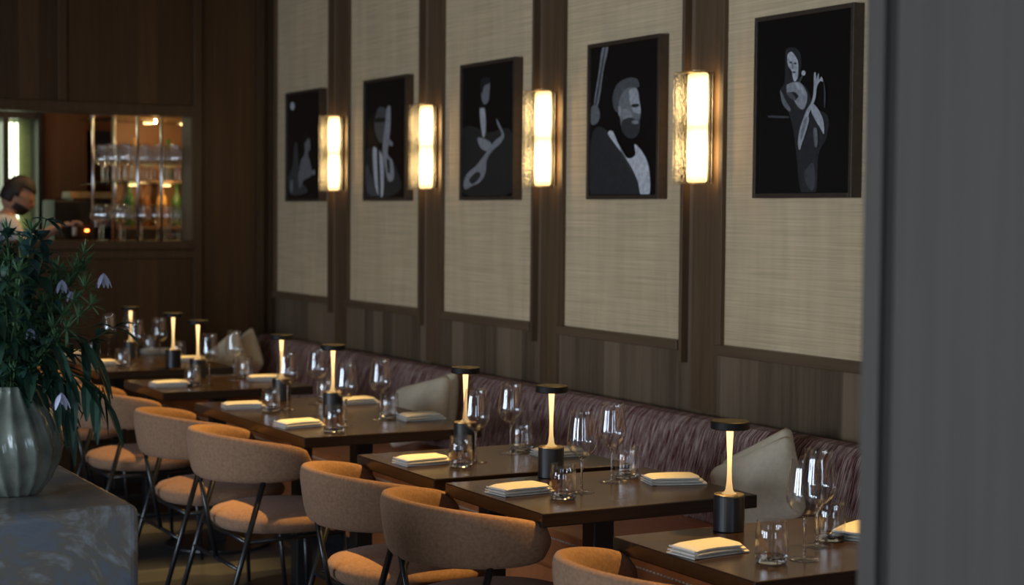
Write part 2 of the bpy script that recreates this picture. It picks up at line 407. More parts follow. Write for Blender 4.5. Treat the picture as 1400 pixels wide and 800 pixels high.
# ------------------------------------------------------------------ chairs
def make_chair(label):
    t = thing('dining_chair', label, 'chair')
    # wrap-around back: rounded bar swept along an arc
    n, k = 44, 20; v = []; f = []; A = math.radians(102)
    for i in range(n+1):
        u = 2*i/n-1; th = PI + u*A
        e = max(0.0, 1-abs(u)**16)**.5; e = .30+.70*e
        top = .770-.052*abs(u)**2.0; bot = .596+.012*abs(u)**3; hh = (top-bot)/2*e; zc = (top+bot)/2
        for j in range(k):
            a = 2*PI*j/k; ca, sa = math.cos(a), math.sin(a)
            pz = hh*math.copysign(abs(sa)**.62, sa); pr_ = (.021*e+.002)*math.copysign(abs(ca)**.8, ca)
            rr = .262 + pr_ + (pz)*.14
            v.append((rr*math.cos(th)*1.0, rr*1.04*math.sin(th), zc+pz))
    for i in range(n):
        for j in range(k):
            q = (j+1) % k; f.append((i*k+j, i*k+q, (i+1)*k+q, (i+1)*k+j))
    f.append(tuple(range(k))[::-1]); f.append(tuple(n*k+j for j in range(k)))
    fix_normals(MB().add(v, f).build('backrest', M['wool'], t, smooth=True))
    # seat cushion
    pr = [(0,.408),(.19,.408),(.228,.414),(.246,.432),(.248,.450),(.236,.466),(.20,.477),(.12,.484),(0,.486)]
    def sq(a, z): return 1+.035*abs(math.sin(2*a))
    o = MB().lathe(pr, 48, (.045,0), rib=sq).build('seat', M['wool'], t, smooth=True)
    MB().tube([(.045+.238*math.cos(a)*(1+.035*abs(math.sin(2*a))), .238*math.sin(a)*(1+.035*abs(math.sin(2*a))), .440) for a in [2*PI*i/40 for i in range(41)]], .0035, 6).build('seat_piping', M['wool'], t, smooth=True)
    r = .0105
    for s in (1, -1):
        MB().tube([(-.285, .245*s, .0), (-.105, .240*s, .615)], [.009, r], 12).build('leg', M['chair_metal'], t, smooth=True)
        MB().tube([(.245, .215*s, .0), (.215, .185*s, .405)], [.008, .0095], 12).build('leg', M['chair_metal'], t, smooth=True)
    MB().tube([(-.196, .243, .305), (-.196, -.243, .305)], .0075, 10).build('stretcher', M['chair_metal'], t, smooth=True)
    MB().tube([(-.196, 0, .305), (-.258, 0, .61)], .0085, 10).build('back_strut', M['chair_metal'], t, smooth=True)
    fr = MB()
    for s in (1, -1): fr.tube([(-.169, .241*s, .397), (.215, .190*s, .397)], .0085, 8)
    fr.tube([(.215, .19, .397), (.215, -.19, .397)], .0085, 8).tube([(-.166, .24, .397), (-.166, -.24, .397)], .0085, 8)
    fr.build('seat_frame', M['chair_metal'], t, smooth=True)
    return t
CH = [(2.190, 3.175, .0, 'tan wool curved-back chair at the table nearest the grey pier, only its back top showing'),
      (2.205, 4.160, .0, 'tan wool curved-back chair at the second table from the grey pier'),
      (2.195, 4.735, .0, 'tan wool curved-back chair at the third table from the grey pier'),
      (2.170, 5.770, .0, 'tan wool curved-back chair at the near half of the long middle table'),
      (2.160, 6.400, .0, 'tan wool curved-back chair at the far half of the long middle table'),
      (2.145, 7.390, .0, 'tan wool curved-back chair at the small table between the long tables'),
      (2.130, 8.480, .0, 'tan wool curved-back chair at the far long table, partly behind the drooping leaves'),
      (2.130, 9.150, .0, 'tan wool curved-back chair at the back wall end, mostly hidden behind the vase')]
ch0 = None
for (x, y, a, lab) in CH:
    if ch0 is None: ch0 = make_chair(lab); ch0.location = (x, y, 0); ch0.rotation_euler.z = a
    else: dup(ch0, (x, y, 0), a, lab)

# ------------------------------------------------------------------ tableware
TT = .7505
def at_table(k): return ['table nearest the grey pier','second table from the pier','third table from the pier',
                         'long middle table','small table between long tables','far long table by back wall'][k]
def make_lamp(label):
    t = thing('table_lamp', label, 'table lamp')
    MB().lathe([(0,0),(.037,0),(.039,.002),(.039,.088),(.0375,.090),(0,.090)], 40).build('base', M['black'], t, smooth=False)
    tag(MB().lathe([(0,.0901),(.0375,.0901),(.0375,.0925),(.030,.0935),(0,.0935)], 40).build('brass_plate', M['brass'], t), 'brass top plate')
    MB().lathe([(0,.0936),(.019,.0936),(.0125,.097),(.0092,.104),(.0066,.125),(.0056,.152),(.0060,.185),(.0076,.220),(.0092,.2555),(0,.2555)], 28).build('stem', M['stem_light'], t, smooth=True)
    MB().lathe([(0,.256),(.046,.256),(.049,.258),(.049,.275),(.047,.277),(0,.277)], 48).build('shade', M['cap'], t, smooth=False)
    return t
LAMPS = [(2.518,3.440,'slim cordless table lamp with black disc top on the table nearest the grey pier'),
         (2.549,4.385,'slim cordless table lamp with black disc top on the second table from the grey pier'),
         (2.590,5.030,'slim cordless table lamp with black disc top on the third table from the grey pier'),
         (2.560,6.100,'slim cordless table lamp in the middle of the long middle table'),
         (2.574,6.690,'slim cordless table lamp at the far edge of the long middle table'),
         (2.555,7.735,'slim cordless table lamp on the small table between the long tables'),
         (2.619,8.320,'slim cordless table lamp at the near edge of the far long table'),
         (2.582,8.950,'slim cordless table lamp in the middle of the far long table')]
l0 = None
for (x, y, lab) in LAMPS:
    if l0 is None: l0 = make_lamp(lab); l0.location = (x, y, TT)
    else: dup(l0, (x, y, TT), 0, lab)

def make_wine(label):
    t = thing('wine_glass', label, 'wine glass')
    bowl = [(0,.0975),(.007,.0985),(.020,.105),(.034,.117),(.0425,.133),(.0440,.142),(.0425,.160),(.0395,.185),(.0360,.210),(.0330,.234),
            (.0325,.2344),(.0321,.234),(.0352,.210),(.0387,.185),(.0417,.160),(.0431,.142),(.0416,.134),(.0332,.119),(.0190,.108),(.007,.1045),(0,.104)]
    fix_normals(MB().lathe(bowl, 40, close=False).build('bowl', M['glass'], t, smooth=True))
    fix_normals(MB().lathe([(0,.0974),(.0055,.0974),(.0046,.092),(.0036,.084),(.0029,.070),(.0028,.030),(.0036,.010),(.006,.0052),(0,.0052)], 20, close=False).build('stem', M['crystal'], t, smooth=True))
    fix_normals(MB().lathe([(0,.0050),(.008,.0046),(.020,.0026),(.036,.0014),(.037,.0008),(.036,0),(0,0)], 40, close=False).build('foot', M['glass'], t, smooth=True))
    return t
def make_tumbler(label):
    t = thing('water_tumbler', label, 'tumbler')
    fix_normals(MB().lathe([(.0378,.0135),(.0382,.030),(.0370,.060),(.0345,.096),(.0340,.0965),(.0334,.096),(.0358,.060),(.0369,.030),(.0358,.0165)], 40, close=False).build('wall', M['glass'], t, smooth=True))
    fix_normals(MB().lathe([(0,0),(.030,0),(.0345,.002),(.0370,.008),(.0378,.0134),(.0357,.0164),(.030,.0120),(.018,.0085),(0,.0075)], 20, close=False).build('base', M['crystal'], t, smooth=False))
    return t
WINE = [(0,2.462,3.068,'aisle-side'),(0,2.590,3.180,'wall-side'),(1,2.489,4.106,'aisle-side'),(1,2.665,4.226,'wall-side'),
        (2,2.486,4.754,'aisle-side'),(2,2.682,4.880,'wall-side'),
        (3,2.472,6.358,'aisle-side far'),(3,2.650,6.477,'wall-side far'),(3,2.480,5.784,'aisle-side near'),(3,2.670,5.894,'wall-side near'),
        (4,2.506,7.424,'aisle-side'),(4,2.677,7.572,'wall-side'),
        (5,2.508,9.108,'aisle-side far'),(5,2.650,9.200,'wall-side far'),(5,2.491,8.532,'aisle-side near'),(5,2.649,8.651,'wall-side near')]
w0 = None
for (k, x, y, s) in WINE:
    lab = 'tall clear wine glass, %s place of the %s' % (s, at_table(k))
    if w0 is None: w0 = make_wine(lab); w0.location = (x, y, TT)
    else: dup(w0, (x, y, TT), 0, lab)
TUMB = [(0,2.372,3.075,'aisle-side'),(0,2.665,3.225,'wall-side'),(1,2.385,4.035,'aisle-side'),(1,2.750,4.275,'wall-side'),
        (2,2.400,4.690,'aisle-side'),(2,2.755,4.935,'wall-side'),
        (3,2.390,6.330,'aisle-side far'),(3,2.735,6.600,'wall-side far'),(3,2.372,5.640,'aisle-side near'),(3,2.725,5.935,'wall-side near'),
        (4,2.415,7.390,'aisle-side'),(4,2.770,7.680,'wall-side'),
        (5,2.400,9.030,'aisle-side far'),(5,2.790,9.300,'wall-side far'),(5,2.390,8.430,'aisle-side near'),(5,2.800,8.800,'wall-side near')]
t0 = None
for (k, x, y, s) in TUMB:
    lab = 'short clear water tumbler, %s place of the %s' % (s, at_table(k))
    if t0 is None: t0 = make_tumbler(lab); t0.location = (x, y, TT)
    else: dup(t0, (x, y, TT), 0, lab)

def napkin_mesh(seed):
    """cloth folded over several times: rounded folds at -X, layered edges at +X and at the ends"""
    rnd = random.Random(seed); m = MB()
    w, d = .160, .098
    def layer(z0, th, x0, x1, y0, y1, lift):
        nx, ny = 18, 8; v = []; f = []
        for side in (0, 1):
            for i in range(nx+1):
                for j in range(ny+1):
                    a, b = i/nx, j/ny
                    x = x0+(x1-x0)*a; y = y0+(y1-y0)*b + .004*math.sin(3*a+seed)
                    bul = math.sin(PI*min(1, a*1.15))**.7 if a < .87 else 0
                    edge = min(1, (a*7))**.5                         # rounded fold
                    e2 = min(1, min(b, 1-b)*12+.45)
                    z = z0 + lift*(math.sin(PI*a*.9)*.7+.25*math.sin(5*a+3*b+seed))*.5
                    z += (th*edge*e2 if side else th*(1-edge)*.5)
                    v.append((x, y, max(z, .0002)))
        s = (nx+1)*(ny+1)
        for k in (0, 1):
            for i in range(nx):
                for j in range(ny):
                    q = (k*s+i*(ny+1)+j, k*s+(i+1)*(ny+1)+j, k*s+(i+1)*(ny+1)+j+1, k*s+i*(ny+1)+j+1)
                    f.append(q if k else q[::-1])
        per = [i*(ny+1) for i in range(nx+1)]+[nx*(ny+1)+j for j in range(1, ny+1)]+[i*(ny+1)+ny for i in range(nx-1, -1, -1)]+[j for j in range(ny-1, 0, -1)]
        for a, b in zip(per, per[1:]+per[:1]): f.append((a, b, b+s, a+s))
        m.add(v, f)
    layer(.0, .0075, -w/2+.002, w/2+.012, -d/2+.003, d/2+.006, .0)
    layer(.0082, .0075, -w/2, w/2, -d/2, d/2, .002)
    layer(.0164, .0085, -w/2+.001, w/2-.012, -d/2+.001, d/2-.004, .004)
    return m
NAP = [(0,2.300,3.225,.10,'aisle-side'),(1,2.320,4.170,.12,'aisle-side'),(2,2.318,4.800,.05,'aisle-side'),(3,2.310,5.830,.10,'aisle-side near'),
       (3,2.325,6.470,-.12,'aisle-side far'),(4,2.318,7.420,.05,'aisle-side'),(5,2.320,8.600,.05,'aisle-side near'),(5,2.350,9.210,.10,'aisle-side far'),
       (0,2.770,3.235,.50,'wall-side'),(1,2.815,4.130,-.25,'wall-side'),(2,2.800,4.770,-.10,'wall-side'),(3,2.810,5.835,-.05,'wall-side near'),
       (3,2.805,6.440,.10,'wall-side far'),(4,2.805,7.500,-.15,'wall-side'),(5,2.800,9.200,.10,'wall-side far'),(5,2.805,8.640,-.10,'wall-side near')]
nm = []
for s in range(4):
    nm.append(fix_normals(napkin_mesh(s*1.7).build('folded_napkin', M['napkin'], smooth=False)))
for i, (k, x, y, a, s) in enumerate(NAP):
    if i < 4: o = nm[i]
    else: o = nm[i % 4].copy(); C.objects.link(o)
    o.location = (x, y, TT+.0003); o.rotation_euler = (0, 0, a)
    tag(o, 'folded off-white cloth napkin, %s place of the %s' % (s, at_table(k)), 'napkin')

# cushions on the bench
CU = [(3.475,4.56,.650,.33,.29,-1.42,-.52,-.30,'cream linen cushion behind another, on the bench by the table nearest the grey pier'),
      (3.345,4.42,.645,.35,.30,-1.32,-.50,-.40,'cream linen cushion in front of another, on the bench nearest the grey pier'),
      (3.480,7.08,.635,.34,.30,-1.42,-.30,-.30,'cream linen cushion leaning behind another beside the long middle table'),
      (3.345,6.95,.635,.36,.31,-1.32,-.28,-.40,'cream linen cushion leaning in front of another beside the long middle table'),
      (3.400,9.46,.66,.32,.32,-1.35,-.80,-.30,'cream linen cushion standing behind another at the far end of the bench'),
      (3.250,9.34,.66,.32,.32,-1.20,-.70,-.35,'cream linen cushion on its corner in front of another, far end of bench')]
for (x,y,z,w,h,rz,ti,le,lab) in CU: cushion(lab, x, y, z, w, h, rz, ti, le)

# ------------------------------------------------------------------ pictures
def smooth_poly(pts, n=5):
    out = []; k = len(pts)
    for i in range(k):
        p0, p1, p2, p3 = pts[i-1], pts[i], pts[(i+1) % k], pts[(i+2) % k]
        for j in range(n):
            t = j/n
            out.append(tuple(.5*((2*p1[c])+(-p0[c]+p2[c])*t+(2*p0[c]-5*p1[c]+4*p2[c]-p3[c])*t*t+(-p0[c]+3*p1[c]-3*p2[c]+p3[c])*t**3) for c in (0,1)))
    return out
def circ(x, y, rx, ry=None): return [(x+rx*math.cos(a*PI/4), y+(ry or rx)*math.sin(a*PI/4)) for a in range(8)]
PICS = []
def picture(yc, label, box, org, sc, figs):
    """framed print; figs = grey shapes in the print and one painted reflection, given on a drawing grid of the framed area box=(xl,ytl,xr,ytr,ybl,ybr)"""
    w, h, z0 = .538, .640, 1.604
    t = thing('framed_photograph', label, 'framed picture', (XW-.006, yc, z0))
    fw = .016
    m = MB().box(-.046,-.001,-w/2,-w/2+fw,0,h).box(-.046,-.001,w/2-fw,w/2,0,h).box(-.046,-.001,-w/2+fw,w/2-fw,0,fw).box(-.046,-.001,-w/2+fw,w/2-fw,h-fw,h)
    m.build('frame', M['frame'], t, bevel=.0015)
    pn = MB().box(-.036,-.001,-w/2+fw,w/2-fw,fw,h-fw).build('print', M['print'], t)
    xl, ytl, xr, ytr, ybl, ybr = box
    for q, (v, pts) in enumerate(figs):
        P = []
        for (a, b) in smooth_poly(pts):
            X = org[0]+a/sc; Y = org[1]+b/sc
            u = (X-xl)/(xr-xl); top = ytl+(ytr-ytl)*u; bot = ybl+(ybr-ybl)*u; vv = (Y-top)/(bot-top)
            u = u*(1+.07*(1-u))      # nearer half of the picture looks wider
            uu = min(max(u, .035), .965); vv = min(max(vv, .03), .97)
            P.append((w/2-uu*w, h-vv*h))
        x = -.0362-.00025*q
        k = len(P); V = [(x, a, b) for a, b in P]+[(x+.0002, a, b) for a, b in P]
        Fc = [tuple(range(k)), tuple(range(2*k-1, k-1, -1))]+[(i, (i+1) % k, k+(i+1) % k, k+i) for i in range(k)]
        MB().add(V, Fc).build('figure_or_reflection', grey(min(v*1.15,.8) if v > .15 else v*.8), pn)
PC = [(9.214,),(8.074,),(6.937,),(5.774,),(4.631,)]
picture(PC[4][0], 'framed black-and-white photograph of a singer with a microphone, nearest the grey pier', (1034.3,23.6,1164.2,4.4,270,270), (940,50), 3.48,
 [(.10,[(395,372),(475,376),(475,384),(395,381)]),
  (.045,[(465,60),(500,50),(528,75),(535,130),(528,215),(560,240),(600,330),(660,380),(655,480),(620,560),(610,740),(545,740),(520,560),(500,420),(470,330),(440,260),(460,215),(462,120)]),
  (.10,[(560,640),(596,600),(608,680),(596,730),(566,700)]),
  (.16,[(442,250),(462,290),(492,345),(478,348),(452,312)]),
  (.46,[(474,82),(490,70),(508,90),(521,120),(523,160),(521,192),(508,212),(498,192),(494,165),(486,150),(478,140),(472,112)]),
  (.06,[(482,118),(492,116),(494,124),(484,125)]),(.06,[(503,122),(514,122),(514,129),(504,129)]),(.10,[(496,164),(512,164),(510,171),(499,171)]),(.22,[(494,126),(500,126),(502,150),(495,150)]),
  (.50,circ(548,172,9,12)),(.10,[(540,186),(547,186),(530,222),(524,218)]),
  (.30,[(472,232),(486,220),(508,214),(532,216),(552,238),(568,280),(560,330),(545,345),(524,330),(516,300),(528,282),(510,262),(490,262),(478,275)]),
  (.42,[(512,222),(528,222),(536,250),(524,246)]),(.42,[(536,232),(550,246),(554,275),(542,262)]),(.34,[(506,290),(520,296),(530,322),(518,318)]),
  (.14,[(478,262),(500,268),(520,296),(508,300),(486,285)]),
  (.40,[(598,178),(606,172),(610,200),(618,173),(622,204),(632,190),(640,214),(626,212),(612,240),(606,292),(592,330),(576,372),(578,400),(562,460),(546,512),(537,538),(530,505),(535,450),(549,398),(566,350),(588,310),(597,262)]),
  (.20,[(556,400),(570,380),(560,440),(545,490),(542,460)]),
  (.44,[(596,318),(622,348),(644,398),(648,462),(630,432),(606,392),(588,350)]),
  (.16,[(600,440),(616,440),(620,510),(608,520)]),
  (.12,[(642,210),(652,260),(652,330),(647,330),(646,260)])])
picture(PC[3][0], 'framed black-and-white photograph of a bearded bass player smiling, in a white shirt', (803.6,59.3,900.8,46.1,271,271), (600,0), 2.666,
 [(.22,[(590,165),(611,165),(595,250),(578,372),(562,372),(576,270)]),(.02,[(598,170),(601,170),(572,365),(568,365)]),
  (.16,[(553,385),(575,383),(584,415),(575,442),(553,446)]),
  (.14,[(630,340),(648,300),(685,281),(715,286),(724,312),(702,322),(672,330),(655,360),(648,405),(632,385)]),
  (.20,[(672,325),(714,318),(726,365),(731,405),(727,440),(720,480),(690,495),(665,470),(656,420),(652,370)]),(.42,[(690,326),(714,322),(724,360),(731,404),(722,412),(704,400),(690,360)]),(.30,[(668,395),(690,400),(700,425),(684,436),(668,425)]),(.36,[(650,385),(660,388),(660,420),(652,415)]),
  (.07,[(664,440),(690,425),(712,432),(729,440),(724,484),(697,502),(668,480)]),
  (.25,[(700,438),(722,436),(722,448),(704,448)]),
  (.04,[(700,378),(722,376),(722,386),(702,388)]),
  (.05,[(560,480),(620,478),(700,600),(735,712),(556,712)]),
  (.62,[(615,482),(632,475),(655,525),(685,572),(714,562),(712,522),(745,560),(764,612),(767,706),(736,706),(725,660),(700,605),(670,560),(640,520)]),
  (.10,[(660,540),(690,590),(706,640),(690,600),(668,560)])])
picture(PC[2][0], 'framed black-and-white photograph of a man in bow tie holding a low saxophone', (629,88.5,703.8,77,273,273), (600,0), 2.666,
 [(.035,[(82,470),(180,480),(262,480),(262,700),(82,700)]),  # first shape paints a reflection across the lower half of the print
  (.20,[(148,292),(178,288),(179,330),(175,366),(160,378),(150,352)]),(.03,[(150,285),(178,282),(180,300),(160,312),(152,340),(146,320)]),
  (.45,[(145,390),(162,392),(167,470),(158,500),(148,450)]),(.015,[(140,378),(165,378),(164,390),(142,390)]),
  (.30,[(138,500),(165,505),(187,520),(180,548),(160,545),(145,530)]),
  (.26,[(205,430),(215,445),(235,490),(222,520),(192,548),(172,582),(168,625),(150,660),(120,675),(95,688),(88,662),(103,628),(135,600),(165,560),(200,512),(225,490),(211,455)]),
  (.05,[(110,650),(135,625),(150,632),(140,655),(118,668)])])
picture(PC[1][0], 'framed black-and-white photograph of a man with sunglasses raising a saxophone', (497,110,555,102,275.5,275.5), (370,0), 2.668,
 [(.04,[(345,560),(368,540),(420,560),(455,620),(465,700),(345,722)]),
  (.13,[(385,400),(401,390),(418,402),(426,432),(420,482),(402,522),(385,505),(374,455)]),(.015,[(378,432),(420,430),(420,444),(380,446)]),
  (.55,[(370,540),(385,545),(405,572),(409,640),(405,720),(382,698),(372,620)]),(.02,[(384,540),(392,560),(398,720),(390,700)]),
  (.12,[(345,600),(365,640),(385,715),(350,700)]),
  (.34,[(420,395),(432,395),(431,480),(423,560),(441,590),(446,650),(426,662),(412,600),(405,540),(412,470)]),
  (.03,[(420,580),(430,590),(432,630),(424,630)]),(.28,[(416,500),(440,520),(438,535),(418,520)])])
picture(PC[0][0], 'framed black-and-white photograph of a seated pianist under a round light, farthest down the wall', (389.4,128,438.1,120.5,276,276), (370,0), 2.668,
 [(.60,circ(73,388,8,15)),
  (.10,[(80,530),(90,525),(95,580),(100,650),(130,700),(70,712),(60,650),(75,600)]),
  (.20,[(118,508),(135,503),(140,540),(132,562),(141,600),(146,640),(115,660),(102,690),(95,650),(105,590),(119,560)]),
  (.015,[(116,485),(130,478),(138,500),(126,512),(116,530)]),(.30,[(146,632),(156,620),(156,640)]),(.28,[(68,662),(74,662),(74,700),(68,700)])])

# ------------------------------------------------------------------ wall sconces
def make_sconce(label):
    t = thing('wall_sconce', label, 'wall lamp')
    h = .21
    MB().box(-.012,-.0005,-.050,.050,-h+.01,h-.01).build('backplate', M['black'], t, bevel=.002)
    tag(MB().box(-.100,-.090,-.072,.066,-h,h).build('glass_front', M['sglass'], t, bevel=.003), 'rippled clear glass front')
    MB().box(-.089,-.016, .062,.070,-h,h).build('glass_side', M['sglass'], t, bevel=.002)
    MB().box(-.089,-.016,-.076,-.068,-h,h).build('glass_side', M['sglass'], t, bevel=.002)
    MB().box(-.058,-.028,-.066,.034,-h+.006,h-.006).build('diffuser', M['bulb'], t, bevel=.008)
    for z in (-h+.001, h-.005): MB().box(-.088,-.014,-.03,.03,z,z+.004).build('bracket', M['brass'], t)
    return t
SC = [('between the singer and the bearded bass player pictures', 5.255),('between the bass player and the bow-tie saxophonist pictures', 6.418),
      ('between the two saxophonist pictures', 7.579),('between the sunglasses saxophonist and the pianist pictures, farthest away', 8.749)]
s0 = None
for (w, y) in SC:
    lab = 'lit glass box wall sconce ' + w
    if s0 is None: s0 = make_sconce(lab); s0.location = (XW-.012, y, 1.868)
    else: dup(s0, (XW-.012, y, 1.868), 0, lab)

# ------------------------------------------------------------------ marble plinth, vase and flowers
def marble():
    m, nt, b = newmat('grey_marble'); L = nt.links.new
    tc = N(nt, 'ShaderNodeTexCoord'); no = N(nt, 'ShaderNodeTexNoise', Scale=4.0, Detail=8.0, Roughness=.65, Distortion=1.2); L(tc.outputs['Object'], no.inputs['Vector'])
    cr = N(nt, 'ShaderNodeValToRGB'); L(no.outputs['Fac'], cr.inputs[0])
    e = cr.color_ramp.elements; e[0].position = .3; e[0].color = (.075,.085,.105,1); e[1].position = .68; e[1].color = (.50,.54,.60,1)
    x = e.new(.5); x.color = (.19,.205,.235,1); x = e.new(.56); x.color = (.22,.185,.14,1)
    L(cr.outputs[0], b.inputs['Base Color']); b.inputs['Roughness'].default_value = .32
    return m
M['marble'] = marble()
o = MB().box(.20, 1.061, 3.606, 4.313, 0.0005, .90).build('stone_plinth', M['marble'], bevel=.022, segs=4)
tag(o, 'grey veined marble plinth carrying the ribbed vase', 'plinth')
def vase_mat():
    m, nt, b = newmat('vase_glaze'); L = nt.links.new
    tc = N(nt, 'ShaderNodeTexCoord'); no = N(nt, 'ShaderNodeTexNoise', Scale=14.0, Detail=5.0); L(tc.outputs['Object'], no.inputs['Vector'])
    cr = N(nt, 'ShaderNodeValToRGB'); L(no.outputs['Fac'], cr.inputs[0]); e = cr.color_ramp.elements
    e[0].position = .3; e[0].color = (.09,.10,.08,1); e[1].position = .75; e[1].color = (.30,.32,.26,1)
    L(cr.outputs[0], b.inputs['Base Color']); b.inputs['Roughness'].default_value = .22; b.inputs['Coat Weight'].default_value = .4
    return m
VX, VY, VZ = .845, 3.865, .9005
def rib(a, z): return 1.03-.10*abs(math.sin(8*(a + z*1.3)))**.8
vp = [(0,0),(.052,0),(.060,.004),(.085,.035),(.104,.075),(.110,.105),(.106,.140),(.090,.180),(.066,.215),(.050,.236),(.052,.246),(.046,.246),(.042,.235),(.058,.212),(.080,.178),(.095,.140),(.098,.105),(.090,.070),(.05,.02),(0,.015)]
o = MB().lathe(vp, 192, close=False, rib=rib).build('ribbed_vase', vase_mat(), smooth=True, loc=(VX, VY, VZ))
tag(o, 'bulbous ribbed grey-green ceramic vase on the marble plinth', 'vase')

fa = thing('flower_arrangement', 'loose dark green foliage bouquet with small pale blossoms in the ribbed vase', 'bouquet', (VX, VY, VZ+.20))
leafA = plain('leaf_dark', (.022,.060,.036), .45, noise=.4, nscale=20)
leafB = plain('leaf_light', (.095,.19,.080), .5, noise=.4, nscale=20)
leafC = plain('leaf_blue', (.035,.085,.075), .4, noise=.3, nscale=20)
petal = plain('petal', (.55,.55,.72), .6, noise=.1)
stemM = plain('plant_stem', (.05,.09,.03), .6)
def leaf(m, p, d, L, w, up=Vector((0,0,1)), droop=.25, n=5):
    d = d.normalized(); s = d.cross(up)
    if s.length < .1: s = d.cross(Vector((1,0,0)))
    s.normalize(); nn = s.cross(d).normalized(); v = []; f = []
    for i in range(n+1):
        t = i/n; c = p+d*L*t-Vector((0,0,1))*droop*L*t*t; ww = w*math.sin(PI*(t*.92+.04))**.8
        v += [c-s*ww+nn*ww*.3, c, c+s*ww+nn*ww*.3]
    for i in range(n):
        a = 3*i; f += [(a,a+1,a+4,a+3),(a+1,a+2,a+5,a+4)]
    m.add(v, f)
def rv(r): return Vector((r.uniform(-1,1), r.uniform(-1,1), r.uniform(-1,1)))
rn = random.Random(11)
stems = MB(); dark = MB(); light = MB(); blue = MB()
Rt = Vector((R.x, R.y, 0))           # roughly rightwards, along the tables
for i in range(56):
    ang = rn.uniform(0, 2*PI); out = rn.uniform(.05, .24); hgt = rn.uniform(.10, .40)
    if i % 3 == 0: hgt = rn.uniform(.28, .42); out = rn.uniform(0,.15)
    e = Vector((math.cos(ang)*out, math.sin(ang)*out, hgt)); 
    pts = [Vector((math.cos(ang)*.012, math.sin(ang)*.012, 0)), Vector((e.x*.35, e.y*.35, hgt*.55)), e]
    # curve
    P = []
    for k in range(9):
        t = k/8; P.append(pts[0]*(1-t)**2+pts[1]*2*t*(1-t)+pts[2]*t*t)
    stems.tube(P, .0018, 5)
    kind = (0, 1, 0, 2)[i % 4]
    for k in range(2, 9):
        p = P[k]; d = (P[k]-P[k-1]).normalized()
        if kind == 0:          # feathery
            for q in range(26):
                dd = (d*.6+rv(rn)).normalized(); leaf(light, p, dd, rn.uniform(.022,.050), .0024, n=3, droop=.1)
        elif kind == 1:
            for q in range(4):
                dd = (d*.5+rv(rn)).normalized(); leaf(dark, p, dd, rn.uniform(.04,.075), rn.uniform(.009,.016), droop=.5)
        else:
            for q in range(4):
                dd = (d*.4+rv(rn)).normalized(); leaf(blue, p, dd, rn.uniform(.035,.06), rn.uniform(.010,.016), droop=.3)
# the long spray that droops towards the tables
for (ex, ez, n) in ((.16,.05,9),(.20,.02,9),(.12,-.01,7),(.175,.13,8)):
    e = Rt*ex+Vector((0,-.02,ez)); mid = Rt*ex*.55+Vector((0,0,max(ez,.05)+.09)); P = []
    for k in range(n+1):
        t = k/n; P.append(mid*2*t*(1-t)+e*t*t)
    stems.tube(P, .002, 5)
    for k in range(3, n+1):
        for q in range(2):
            dd = ((P[k]-P[k-1]).normalized()*.8+Vector((0,0,-.7))+rv(rn)*.7); leaf(dark, P[k], dd, rn.uniform(.06,.10), .011, droop=.4)
for q, (a, b) in enumerate(((-.5,-1),(0,-1),(.35,-1),(.1,-.9),(-.2,-1.0))):
    leaf(dark, Rt*(.185+.004*q)+Vector((0,-.02,.05)), Rt*a+Vector((0,0,b)), .085+.01*q, .009, droop=.05)
stems.build('stems', stemM, fa, smooth=True)
tag(dark.build('broad_leaves', leafA, fa, kind if False else None) if False else dark.build('foliage', leafA, fa), 'dark glossy broad foliage', kind='stuff')
tag(light.build('foliage', leafB, fa), 'feathery light green foliage', kind='stuff')
tag(blue.build('foliage', leafC, fa), 'blue-green small foliage', kind='stuff')
for (rx, dy, z, s) in ((.105,-.03,.285,.9),(.200,-.02,.300,1.0),(.095,-.06,.035,1.1),(.03,-.05,.18,.8),(-.02,.02,.39,.8),(.125,-.03,.26,.7)):
    m = MB(); c = Rt*rx+Vector((0,dy,z))
    for k in range(5):
        a = 2*PI*k/5; leaf(m, c, Vector((math.cos(a)*.6, math.sin(a)*.6, -.8)), .030*s, .006*s, droop=.3, n=4)
    stems2 = m.build('blossom', petal, fa, smooth=True)
    tag(stems2, 'pale lilac blossom')

# ------------------------------------------------------------------ the bar behind the opening
YR = 12.6
M['bar_wall'] = wood('bar_wall_wood', (.10,.042,.014), (.23,.11,.045), 'x', .22, rough=.5, vary=.5)
M['amber'] = plain('amber_wall', (.26,.135,.055), .6, noise=.2, nscale=3)
M['chrome'] = plain('chrome', (.92,.94,.98), .28, metal=1)
M['olive'] = plain('olive_panel', (.22,.23,.10), .5, noise=.1)
M['led'] = glow('led_strip', (.86,1.0,.72), 3.2)
M['spot_glow'] = glow('shelf_light', (1,.62,.25), 7)
struct(MB().box(XL, XW, YR, YR+.1, 0, ZC), 'wall_bar_back', M['bar_wall'])
struct(MB().box(3.66, XW, YB2, YR, 0, ZC), 'wall_bar_right', M['amber'])
# counter under the opening on the bar side
o = MB().box(.6, 3.655, YB2+.002, YB2+.66, 0.001, 1.355).build('bar_counter', M['trim_x'], bevel=.004); tag(o, 'dark wooden bar counter behind the pass-through opening', 'bar counter')
CT = 1.3565
